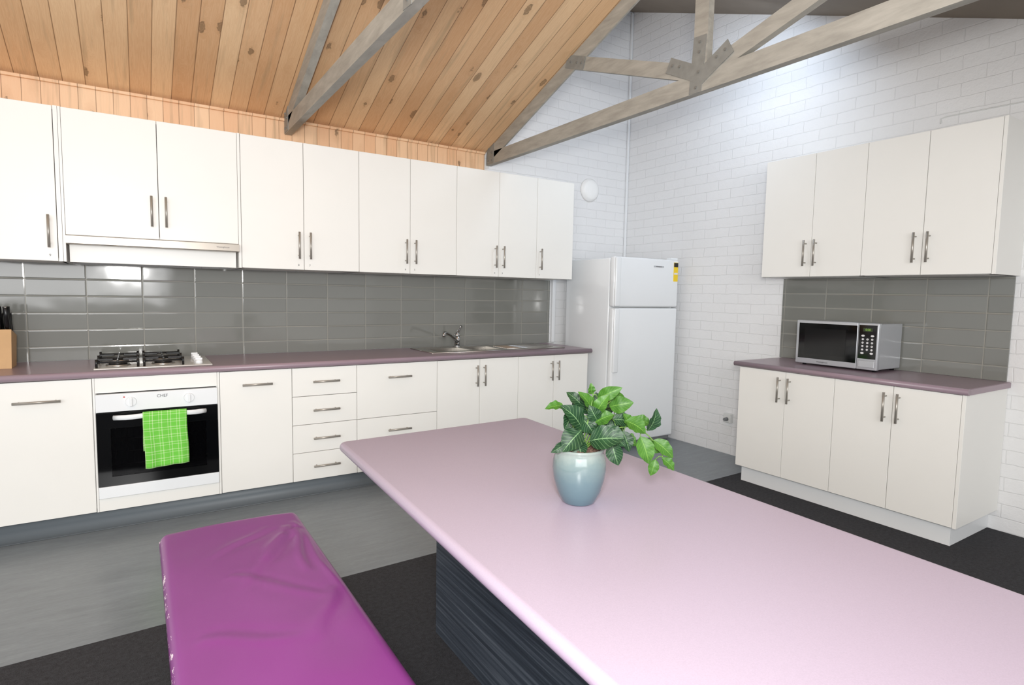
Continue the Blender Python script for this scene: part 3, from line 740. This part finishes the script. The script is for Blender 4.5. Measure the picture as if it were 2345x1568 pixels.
mains=[[(1332,1026,.0),(1340,985,.02),(1352,930,.01),(1358,900,0)],[(1336,1026,.0),(1355,980,.0),(1385,935,-.01),(1410,915,-.02)],[(1342,1026,.01),(1390,985,.02),(1450,975,.01),(1495,1005,.01),(1520,1045,.02)],
[(1325,1026,.0),(1315,985,.03),(1300,940,.02),(1288,930,.02)],[(1335,1026,.02),(1350,1005,.04),(1370,995,.05)],[(1340,1026,0),(1385,970,-.04),(1440,960,-.03),(1484,985,.0)]]
poly=[]
for ms in mains:
    pts=[W3(a,b_,c_) for a,b_,c_ in ms]; sm_=[]
    for i in range(len(pts)-1):
        p0=pts[max(i-1,0)];p1=pts[i];p2=pts[i+1];p3=pts[min(i+2,len(pts)-1)]
        for k in range(6):
            t=k/6; sm_.append(.5*((2*p1)+(-p0+p2)*t+(2*p0-5*p1+4*p2-p3)*t*t+(-p0+3*p1-3*p2+p3)*t**3))
    sm_.append(pts[-1]); poly+=sm_; m.tube(sm_,[.0026*(1-.5*k/len(sm_)) for k in range(len(sm_))],7)
for P0 in stems:
    q=min(poly,key=lambda p:(p-P0).length-.25*max(0,P0.z-p.z)); 
    if (q-P0).length>.002: m.tube([q,(q+P0)/2+Vector((0,0,.006)),P0],.0013,6)
m.done('stems',M['stem'],e)

# ---------------- trusses
def beam(m,x0,x1,p,q,w,ext=0):
    p=Vector(p);q=Vector(q); d=(q-p).normalized(); n=Vector((-d.y,d.x))*w/2; p=p-d*ext; q=q+d*ext
    m.prism([(x0,*(p+n)),(x0,*(q+n)),(x0,*(q-n)),(x0,*(p-n))],(x1-x0,0,0)); return m
def plate(parent,x,pts_list,bolts,t=.003):
    m=MB()
    for i,(p,q,w) in enumerate(pts_list): beam(m,x-t-.0004*i,x,p,q,w)
    m.mi=1
    for (y,z) in bolts: m.cyl((x,y,z),(x-.009,y,z),.008,.007,seg=8,smooth=False)
    return m.done('nail_plate',[M['alu'],M['bolt']],parent,label='galvanised steel joint plate')
cd=.098; zc=2.358
for x in(.885,2.487):
    two=x>2
    e=empty('roof_truss',(x+.02,2.5,zc),'weathered grey timber roof truss '+('against the brick gable' if two else 'under the pine ceiling'),'roof truss','timber roof trusses')
    xa,xb=x,x+.045
    m=MB(); beam(m,xa,xb,(YB-.02,zc+cd/2),(-.25,zc+cd/2),cd); m.done('bottom_chord',M['truss'],e)
    yy0=YB-.02
    m=MB(); m.prism([(xa,yy0,cz(yy0)-.004),(xa,-.25,cz(-.25)-.004),(xa,-.25,cz(-.25)-.112),(xa,yy0,cz(yy0)-.112)],((xb-xa) if not two else .0128,0,0))
    m.done('rafter',M['truss'],e)
    rc=lambda y: cz(y)-.06
    nd=(2.12,zc+cd-.01); bt=(3.2,rc(3.2)+.022) if two else (2.95,rc(2.95)-.01)
    m=MB(); beam(m,xa+.002,xb-.002,nd,(2.12,rz(2.12)-.03 if two else rc(2.12)),.088); m.done('post',M['truss'],e)
    m=MB(); beam(m,xa+.003,xb-.003,(2.16,zc+cd+.01),bt,.082); m.done('brace',M['truss'],e)
    m=MB(); beam(m,xa+.003,xb-.003,(2.05,zc+cd),(1.05,rz(1.05) if two else rc(1.05)),.082); m.done('brace',M['truss'],e)
    plate(e,xa,[((2.14,zc+.0),(2.12,2.64),.08),((2.10,zc+cd-.02),(2.33,2.556),.08),((2.12,zc+cd-.03),(1.93,2.53),.08)],[(2.135,2.385),(2.12,2.61),(2.12,2.56),(2.30,2.545),(2.25,2.525),(1.96,2.52),(2.01,2.50),(2.12,2.46)])
    bv=Vector(bt); bd=(bv-Vector((2.16,zc+cd+.01))).normalized(); p_=bv-bd*.15; q_=bv+bd*.05
    plate(e,xa,[(tuple(p_),tuple(q_),.082)],[tuple(p_+bd*.03),tuple(p_+bd*.08),tuple(p_+bd*.15)])
    plate(e,xa,[((4.245,zc+.005),(4.245,zc+.19),.11)],[(4.22,zc+.03),(4.27,zc+.03),(4.22,zc+.09),(4.27,zc+.13),(4.23,zc+.16)])

# ------------------------------------------------------------ camera
X=Vector((0.8417,0.0299,-0.5392));Y=Vector((-0.5399,0.0798,-0.8379)); X.normalize(); Z=X.cross(Y).normalized(); Y=Z.cross(X)
cam=bpy.data.cameras.new('camera'); co=bpy.data.objects.new('camera',cam); scn.collection.objects.link(co)
co.matrix_world=Matrix.Translation((0,0,H))@Matrix((X,Y,Z)).to_4x4()
cam.sensor_width=36; cam.lens=1334/2345*36; cam.clip_start=.02
scn.camera=co

# ------------------------------------------------------------ lights
def area(name,loc,target,sx,sy,power,col=(1,1,1)):
    l=bpy.data.lights.new(name,'AREA'); l.shape='RECTANGLE'; l.size=sx; l.size_y=sy; l.energy=power; l.color=col
    o=bpy.data.objects.new(name,l); scn.collection.objects.link(o); o.location=loc
    o.rotation_euler=(Vector(target)-Vector(loc)).to_track_quat('-Z','Y').to_euler(); return o
area('flash_light',(-.1,-.15,1.55),(1.9,3.2,1.8),.3,.3,66,(1,.99,.97))
area('window_light',(-1.4,-2.6,1.9),(1.3,3,1.3),4.2,1.7,130,(.985,.99,1))
area('skylight',(3.3,2.6,3.15),(3.9,3.9,1.6),.9,.5,12,(.72,.84,1))
w=bpy.data.worlds.new('world'); scn.world=w; w.use_nodes=True
w.node_tree.nodes['Background'].inputs[0].default_value=(.99,.985,.985,1); w.node_tree.nodes['Background'].inputs[1].default_value=.97
scn.view_settings.view_transform='Standard'
scn.view_settings.look='None'
